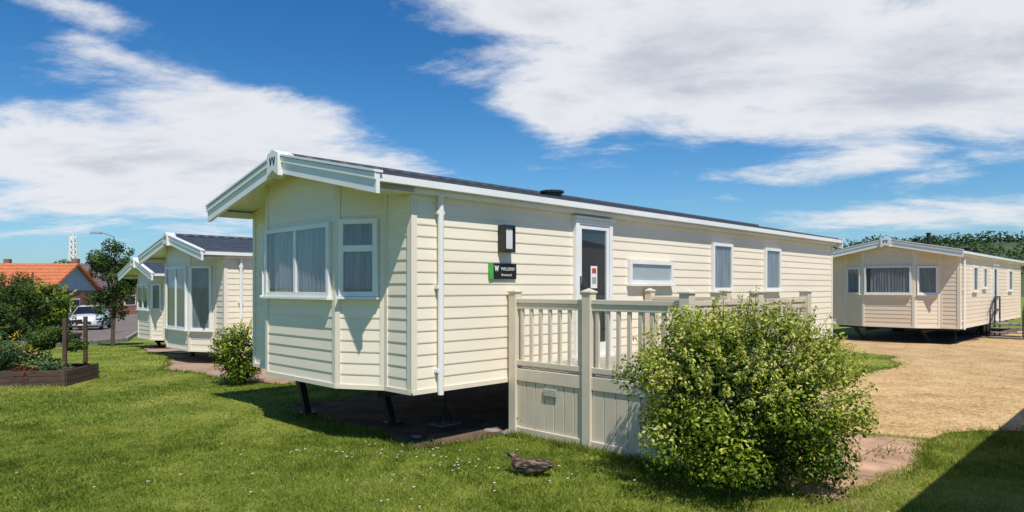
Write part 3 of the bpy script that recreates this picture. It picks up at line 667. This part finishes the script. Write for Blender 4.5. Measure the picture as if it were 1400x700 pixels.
e=empty('street_lamp',(-20.7,35,hz(-20.7,35))); m=MB()
m.cyl((0,0,0),(0,0,1.2),.08,n=10); m.cyl((0,0,1.2),(0,0,5.05),.05,.035,n=10); pv=Vector((0,0,5.05))
for k in range(5):
    a=(k+1)/5; q=Vector((-.75*a,0,5.05+.22*math.sin(a*1.5))); m.cyl(pv,q,.03,n=8); pv=q
m.hexa([(-1.25,-.1,5.22),(-.7,-.08,5.20),(-.7,.08,5.20),(-1.25,.1,5.22),(-1.2,-.06,5.32),(-.7,-.05,5.31),(-.7,.05,5.31),(-1.2,.06,5.32)])
m.build('column_and_lantern',[M_galv],e)
e=empty('timber_fence',(0,0,0)); m=MB()
pts=[(-24.5,47),(-18,50),(-8,52)]
for p,q in zip(pts,pts[1:]):
    L=math.hypot(q[0]-p[0],q[1]-p[1]); t=((q[0]-p[0])/L,(q[1]-p[1])/L); n=(-t[1],t[0]); u=0
    while u<L: m.obox(p,t,n,u,u+.13,-.015,.015,-1.2,.25+.03*math.sin(u*9)); u+=.15
m.build('boards',[M_wood],e)
vs=[];fs=[];nx,ny=60,14
for j in range(ny):
    for i in range(nx):
        x=40+220*i/(nx-1); y=120+120*j/(ny-1)
        prof=min(1,i/9)*math.sin(min(1,j/(ny-1)*1.6)*math.pi/2)
        vs.append((x,y,-1+prof*(12+2*mnoise.noise(Vector((x*.02,y*.02,0)))+.035*(x-40))))
for j in range(ny-1):
    for i in range(nx-1): fs.append((j*nx+i,j*nx+i+1,(j+1)*nx+i+1,(j+1)*nx+i))
me=bpy.data.meshes.new('hill'); me.from_pydata(vs,[],fs); me.materials.append(noise_mat('hill_scrub',[(.03,.055,.02),(.07,.10,.035)],scale=.08,rough=.9)); me.polygons.foreach_set('use_smooth',[True]*len(fs))
scn.collection.objects.link(bpy.data.objects.new('hill',me))
cl=[]; rr=random.Random(8)
for _ in range(700):
    v=rr.choice(vs)
    if v[2]>3: s=rr.uniform(1.3,3.0); cl.append((v[0]+rr.uniform(-3,3),v[1]+rr.uniform(-6,6),v[2]+s*.3,s*1.5,s*1.3,s*.8,rr.uniform(-.25,.1)))
leaves('hillside_trees',cl,36000,.45,M_leafd,surf=.8,tb=.4)

# ---------------- parked car ----------------
M_paint,nt,b=newmat('white_car_paint'); n=nd(nt,'ShaderNodeTexNoise'); n.inputs['Scale'].default_value=1; r=nd(nt,'ShaderNodeValToRGB')
r.color_ramp.elements[0].color=(.62,.64,.66,1); r.color_ramp.elements[1].color=(.7,.72,.74,1); nt.links.new(n.outputs[0],r.inputs[0]); nt.links.new(r.outputs[0],b.inputs['Base Color'])
b.inputs['Roughness'].default_value=.25; b.inputs['Coat Weight'].default_value=.6
M_cglass=noise_mat('car_glass',[(.01,.013,.016),(.02,.024,.03)],scale=1,rough=.05)
def car(loc,rz,paint):
    e=empty('parked_car',loc,rz)
    secs=[(-2.05,.62,.35,.58),(-1.98,.78,.25,.72),(-1.6,.86,.2,.86),(-1.0,.88,.2,.96),(-.2,.89,.2,.98),(.8,.89,.2,1.0),(1.6,.87,.2,1.02),(1.95,.80,.25,.98),(2.05,.72,.4,.9)]
    m=MB(); rings=[]
    for x,w,a,c in secs:
        r=[(x,-w*.92,a),(x,-w,a+.12),(x,-w,(a+c)/2),(x,-w*.96,c-.06),(x,-w*.86,c),(x,0,c+.03),(x,w*.86,c),(x,w*.96,c-.06),(x,w,(a+c)/2),(x,w,a+.12),(x,w*.92,a)]
        rings.append(len(m.v)); m.v+=r
    K=11
    for a,c in zip(rings,rings[1:]):
        for k in range(K): m.f.append((a+k,a+(k+1)%K,c+(k+1)%K,c+k)); m.m.append(0)
    m.f.append(tuple(rings[0]+k for k in range(K))); m.m.append(0); m.f.append(tuple(rings[-1]+k for k in range(K))); m.m.append(0)
    m.build('body',[paint],e,smooth=True)
    m=MB()
    P=[(-.95,-.78,.96),(1.8,-.76,.99),(1.8,.76,.99),(-.95,.78,.96),(-.2,-.58,1.42),(1.3,-.58,1.42),(1.3,.58,1.42),(-.2,.58,1.42)]
    m.hexa(P,1)
    m.hexa([(-.28,-.60,1.40),(1.38,-.60,1.40),(1.38,.60,1.40),(-.28,.60,1.40),(-.05,-.5,1.47),(1.2,-.5,1.47),(1.2,.5,1.47),(-.05,.5,1.47)],0)
    for s in(-1,1):
        for xa,xb in((-.97,-.24),(.45,.5),(1.82,1.34)):
            m.hexa([(xa,s*.785,.97),(xa+.09,s*.785,.97),(xa+.09,s*.76,.97),(xa,s*.76,.97),(xb,s*.60,1.42),(xb+.09,s*.60,1.42),(xb+.09,s*.57,1.42),(xb,s*.57,1.42)],0)
        for x in(-1.3,1.3):
            m.cyl((x,s*.72,.31),(x,s*.90,.31),.31,n=20,mi=2); m.cyl((x,s*.90,.31),(x,s*.915,.31),.2,n=16,mi=3)
        m.box(-2.05,-1.9,s*.62-.15,s*.62+.15,.56,.70,4); m.box(1.98,2.07,s*.65-.1,s*.65+.1,.6,.85,5)
        m.box(-.75,-.6,s*.95-.09,s*.95+.09,.98,1.1,0)
    m.box(-2.09,-2.03,-.4,.4,.42,.56,2); m.box(-2.10,-2.085,-.26,.26,.34,.42,4); m.box(-2.08,-1.9,-.75,.75,.22,.32,2)
    m.build('cabin_wheels_lights',[paint,M_cglass,M_rubber,M_galv,M_white,M_red],e,bevel=.02); return e
car((-26.0,41.5,hz(-26.0,41.5)+.04),R(112),M_paint)
M_paint2=noise_mat('dark_red_paint',[(.10,.02,.02),(.14,.03,.03)],scale=1,rough=.25)
car((-28.9,54,hz(-28.9,54)+.04),R(118),M_paint2)

# ---------------- duck ----------------
de=empty('duck',(.17,6.2,.008),R(160)); m=MB()
st_=[(-.235,.105,.012,.006),(-.20,.092,.038,.018),(-.15,.083,.062,.042),(-.09,.076,.084,.064),(-.02,.072,.096,.074),(.05,.070,.094,.072),(.10,.075,.080,.066),(.135,.088,.060,.056),
     (.150,.112,.044,.044),(.153,.132,.036,.036),(.158,.150,.033,.032),(.170,.166,.033,.031),(.192,.172,.031,.028),(.215,.168,.022,.021),(.228,.163,.013,.012)]
ring=[];Kk=16
for i,(x,z,w,h) in enumerate(st_):
    a=st_[max(0,i-1)];c=st_[min(len(st_)-1,i+1)]; t=Vector((c[0]-a[0],0,c[1]-a[1])).normalized(); nn=Vector((-t.z,0,t.x))
    ring.append(len(m.v))
    for k in range(Kk):
        q=2*math.pi*k/Kk; p=Vector((x,0,z))+Vector((0,1,0))*(w*math.cos(q))+nn*(h*math.sin(q)); m.v.append((p.x,p.y,max(p.z,.004)))
for a,c in zip(ring,ring[1:]):
    for k in range(Kk): m.f.append((a+k,a+(k+1)%Kk,c+(k+1)%Kk,c+k)); m.m.append(0)
m.f.append(tuple(ring[0]+k for k in range(Kk))); m.m.append(0); m.f.append(tuple(ring[-1]+k for k in range(Kk))); m.m.append(0)
M_feath=noise_mat('mottled_feathers',[(.012,.008,.005),(.075,.045,.025),(.24,.16,.10)],scale=38,rough=.8,pos=[.38,.5,.62],vscale=(.5,1,1))
M_wing=noise_mat('wing_feathers',[(.010,.007,.005),(.055,.035,.022),(.38,.31,.24)],scale=30,rough=.75,pos=[.38,.54,.66],vscale=(.35,1,1.6))
b_=m.build('body',[M_feath],de,smooth=True); sb=b_.modifiers.new('s','SUBSURF'); sb.levels=1; sb.render_levels=2
for s in(-1,1):
    m=MB(); N=10; ring=[]
    for i in range(N+1):
        f=i/N; x=.085-.30*f; w=.050*math.sin(math.pi*min(1,f*1.02+.02))**.6*(1-.55*f)+.004 if f<.98 else .004; y=s*(.088-.05*f*f); z=.090+.018*f
        ring.append(len(m.v))
        for k in range(8):
            q=2*math.pi*k/8; m.v.append((x,y+s*.012*math.cos(q),z+w*math.sin(q)))
    for a,c in zip(ring,ring[1:]):
        for k in range(8): m.f.append((a+k,a+(k+1)%8,c+(k+1)%8,c+k)); m.m.append(0)
    o=m.build('wing',[M_wing],de,smooth=True); sb=o.modifiers.new('s','SUBSURF'); sb.levels=1
m=MB()
m.hexa([(.218,-.011,.153),(.275,-.014,.143),(.275,.014,.143),(.218,.011,.153),(.218,-.009,.171),(.275,-.010,.148),(.275,.010,.148),(.218,.009,.171)],0)
for s in(-1,1):
    m.cyl((.196,s*.024,.178),(.196,s*.033,.178),.005,n=8,mi=1)
M_bill=noise_mat('bill',[(.16,.10,.04),(.26,.16,.06)],scale=20,rough=.4)
m.build('bill_and_eyes',[M_bill,M_black],de,bevel=.003)
for (x,y,s) in((-1.1,7.75,.06),(.0,7.95,.11),(-.25,8.1,.07)):
    bm=bmesh.new(); bmesh.ops.create_icosphere(bm,subdivisions=2,radius=s)
    for v in bm.verts: v.co*=1+.6*mnoise.noise(v.co*9+Vector((x*5,y,0))); v.co.z*=.4; v.co.x*=1.3
    me=bpy.data.meshes.new('stone'); bm.to_mesh(me); bm.free(); me.materials.append(M_concrete); o=bpy.data.objects.new('stone',me); o.location=(x,y,.01); scn.collection.objects.link(o)

# ---------------- sun and sky ----------------
AZ=22; EL=58
S=Vector((math.sin(R(AZ))*math.cos(R(EL)),-math.cos(R(AZ))*math.cos(R(EL)),math.sin(R(EL))))
sl=bpy.data.lights.new('sun','SUN'); sl.energy=5.0; sl.angle=R(.5); sl.color=(1,.945,.86)
so=bpy.data.objects.new('sun',sl); so.rotation_euler=S.to_track_quat('Z','Y').to_euler(); so.location=(0,0,20); scn.collection.objects.link(so)
W=bpy.data.worlds.new('World'); scn.world=W; W.use_nodes=True; nt=W.node_tree; nt.nodes.clear()
try: W.cycles.sampling_method='NONE'
except Exception: pass
def math_(op,a,b=None,c=None,clamp=False):
    n=nd(nt,'ShaderNodeMath',operation=op); n.use_clamp=clamp
    for i,q in enumerate((a,b,c)):
        if q is None: continue
        if isinstance(q,(int,float)): n.inputs[i].default_value=q
        else: nt.links.new(q,n.inputs[i])
    return n.outputs[0]
out=nd(nt,'ShaderNodeOutputWorld')
sky=nd(nt,'ShaderNodeTexSky'); sky.sky_type='NISHITA'; sky.sun_disc=False; sky.sun_elevation=R(EL); sky.sun_rotation=R(180-AZ); sky.air_density=1.0; sky.dust_density=.3; sky.ozone_density=3
hs=nd(nt,'ShaderNodeHueSaturation'); hs.inputs['Saturation'].default_value=1.30; nt.links.new(sky.outputs[0],hs.inputs['Color'])
tcx=nd(nt,'ShaderNodeTexCoord'); sx=nd(nt,'ShaderNodeSeparateXYZ'); nt.links.new(tcx.outputs['Generated'],sx.inputs[0])
x,y,z=sx.outputs
az=math_('ARCTAN2',x,y); ele=math_('ARCSINE',z)
tm=nd(nt,'ShaderNodeMixRGB',blend_type='MULTIPLY'); tm.inputs[0].default_value=1; nt.links.new(hs.outputs[0],tm.inputs[1]); tm.inputs[2].default_value=(.66,1.06,1.24,1)
hzm=nd(nt,'ShaderNodeMixRGB'); nt.links.new(math_('MULTIPLY',math_('EXPONENT',math_('MULTIPLY',math_('MAXIMUM',ele,0),-1/R(5))),.75),hzm.inputs[0]); nt.links.new(tm.outputs[0],hzm.inputs[1]); hzm.inputs[2].default_value=(4.0,5.7,8.0,1)
bg=nd(nt,'ShaderNodeBackground'); bg.inputs[1].default_value=.093; nt.links.new(hzm.outputs[0],bg.inputs[0])
CL=[(-28.5,8.8,16,3.8,0,1.3),(-20.5,12.6,10,3.1,-9,1.25),(-13,9.6,6.5,2.4,-8,1.1),(-30,16.2,4,1.0,-12,.7),(-35,19.5,6.5,1.1,-5,.7),(-38,5,10,1.8,0,.7),
    (17,18.6,17,5.4,3,1.55),(4.0,15.2,6,2.7,-10,1.25),(34,15.8,14,5.8,2,1.6),(3,22.5,12,2.8,-8,1.15),(29,9.8,11,1.5,8,.95),(33,5.2,13,1.7,0,.75),(18,13,10,1.9,0,.9)]
M=None
for a,e_,rx,ry,rot,wt in CL:
    da=math_('SUBTRACT',az,R(a)); de_=math_('SUBTRACT',ele,R(e_)); c,s=math.cos(R(rot)),math.sin(R(rot))
    u=math_('MULTIPLY_ADD',da,c/R(rx),math_('MULTIPLY',de_,s/R(rx))); v=math_('MULTIPLY_ADD',da,-s/R(ry),math_('MULTIPLY',de_,c/R(ry)))
    q=math_('MULTIPLY_ADD',u,u,math_('MULTIPLY',v,v)); g=math_('MULTIPLY',math_('EXPONENT',math_('MULTIPLY',q,-.8)),wt)
    M=g if M is None else math_('MAXIMUM',M,g)
zz=math_('ADD',math_('MAXIMUM',z,0),.16)
cx=nd(nt,'ShaderNodeCombineXYZ'); nt.links.new(math_('DIVIDE',x,zz),cx.inputs[0]); nt.links.new(math_('DIVIDE',y,zz),cx.inputs[1])
def ns(scale,detail,rough,dist,off=0,msc=(.8,1.15,1)):
    n=nd(nt,'ShaderNodeTexNoise'); n.inputs['Scale'].default_value=scale; n.inputs['Detail'].default_value=detail; n.inputs['Roughness'].default_value=rough; n.inputs['Distortion'].default_value=dist
    mp=nd(nt,'ShaderNodeMapping'); mp.inputs['Location'].default_value=(off,off*.7,0); mp.inputs['Rotation'].default_value=(0,0,R(20)); mp.inputs['Scale'].default_value=msc
    nt.links.new(cx.outputs[0],mp.inputs[0]); nt.links.new(mp.outputs[0],n.inputs['Vector']); return n.outputs['Fac']
na=ns(1.9,8,.66,.25,2.0)
nn=math_('MULTIPLY',math_('SUBTRACT',na,.5),2.3)
den=math_('ADD',M,nn)
mr=nd(nt,'ShaderNodeMapRange',interpolation_type='SMOOTHSTEP'); mr.inputs['From Min'].default_value=.30; mr.inputs['From Max'].default_value=.98
nt.links.new(den,mr.inputs['Value'])
fac=math_('MULTIPLY',mr.outputs[0],.96)
mr2=nd(nt,'ShaderNodeMapRange',interpolation_type='SMOOTHSTEP'); mr2.inputs['From Min'].default_value=.95; mr2.inputs['From Max'].default_value=2.0
nt.links.new(math_('ADD',den,math_('MULTIPLY',math_('SUBTRACT',ns(2.6,4,.6,0,9.0),.5),1.7)),mr2.inputs['Value'])
cc=nd(nt,'ShaderNodeMixRGB'); cc.inputs[1].default_value=(.87,.885,.92,1); cc.inputs[2].default_value=(.56,.60,.69,1); nt.links.new(mr2.outputs[0],cc.inputs[0])
bg2=nd(nt,'ShaderNodeBackground'); bg2.inputs[1].default_value=.95; nt.links.new(cc.outputs[0],bg2.inputs[0])
mx=nd(nt,'ShaderNodeMixShader'); nt.links.new(fac,mx.inputs[0]); nt.links.new(bg.outputs[0],mx.inputs[1]); nt.links.new(bg2.outputs[0],mx.inputs[2]); nt.links.new(mx.outputs[0],out.inputs[0])

cam=bpy.data.cameras.new('camera'); co=bpy.data.objects.new('camera',cam); scn.collection.objects.link(co)
co.location=(0,0,1.73); co.rotation_euler=(R(90),0,0); cam.sensor_width=36; cam.lens=920/1400*36; cam.shift_y=43/1400; cam.clip_end=6000; cam.clip_start=.05
scn.camera=co
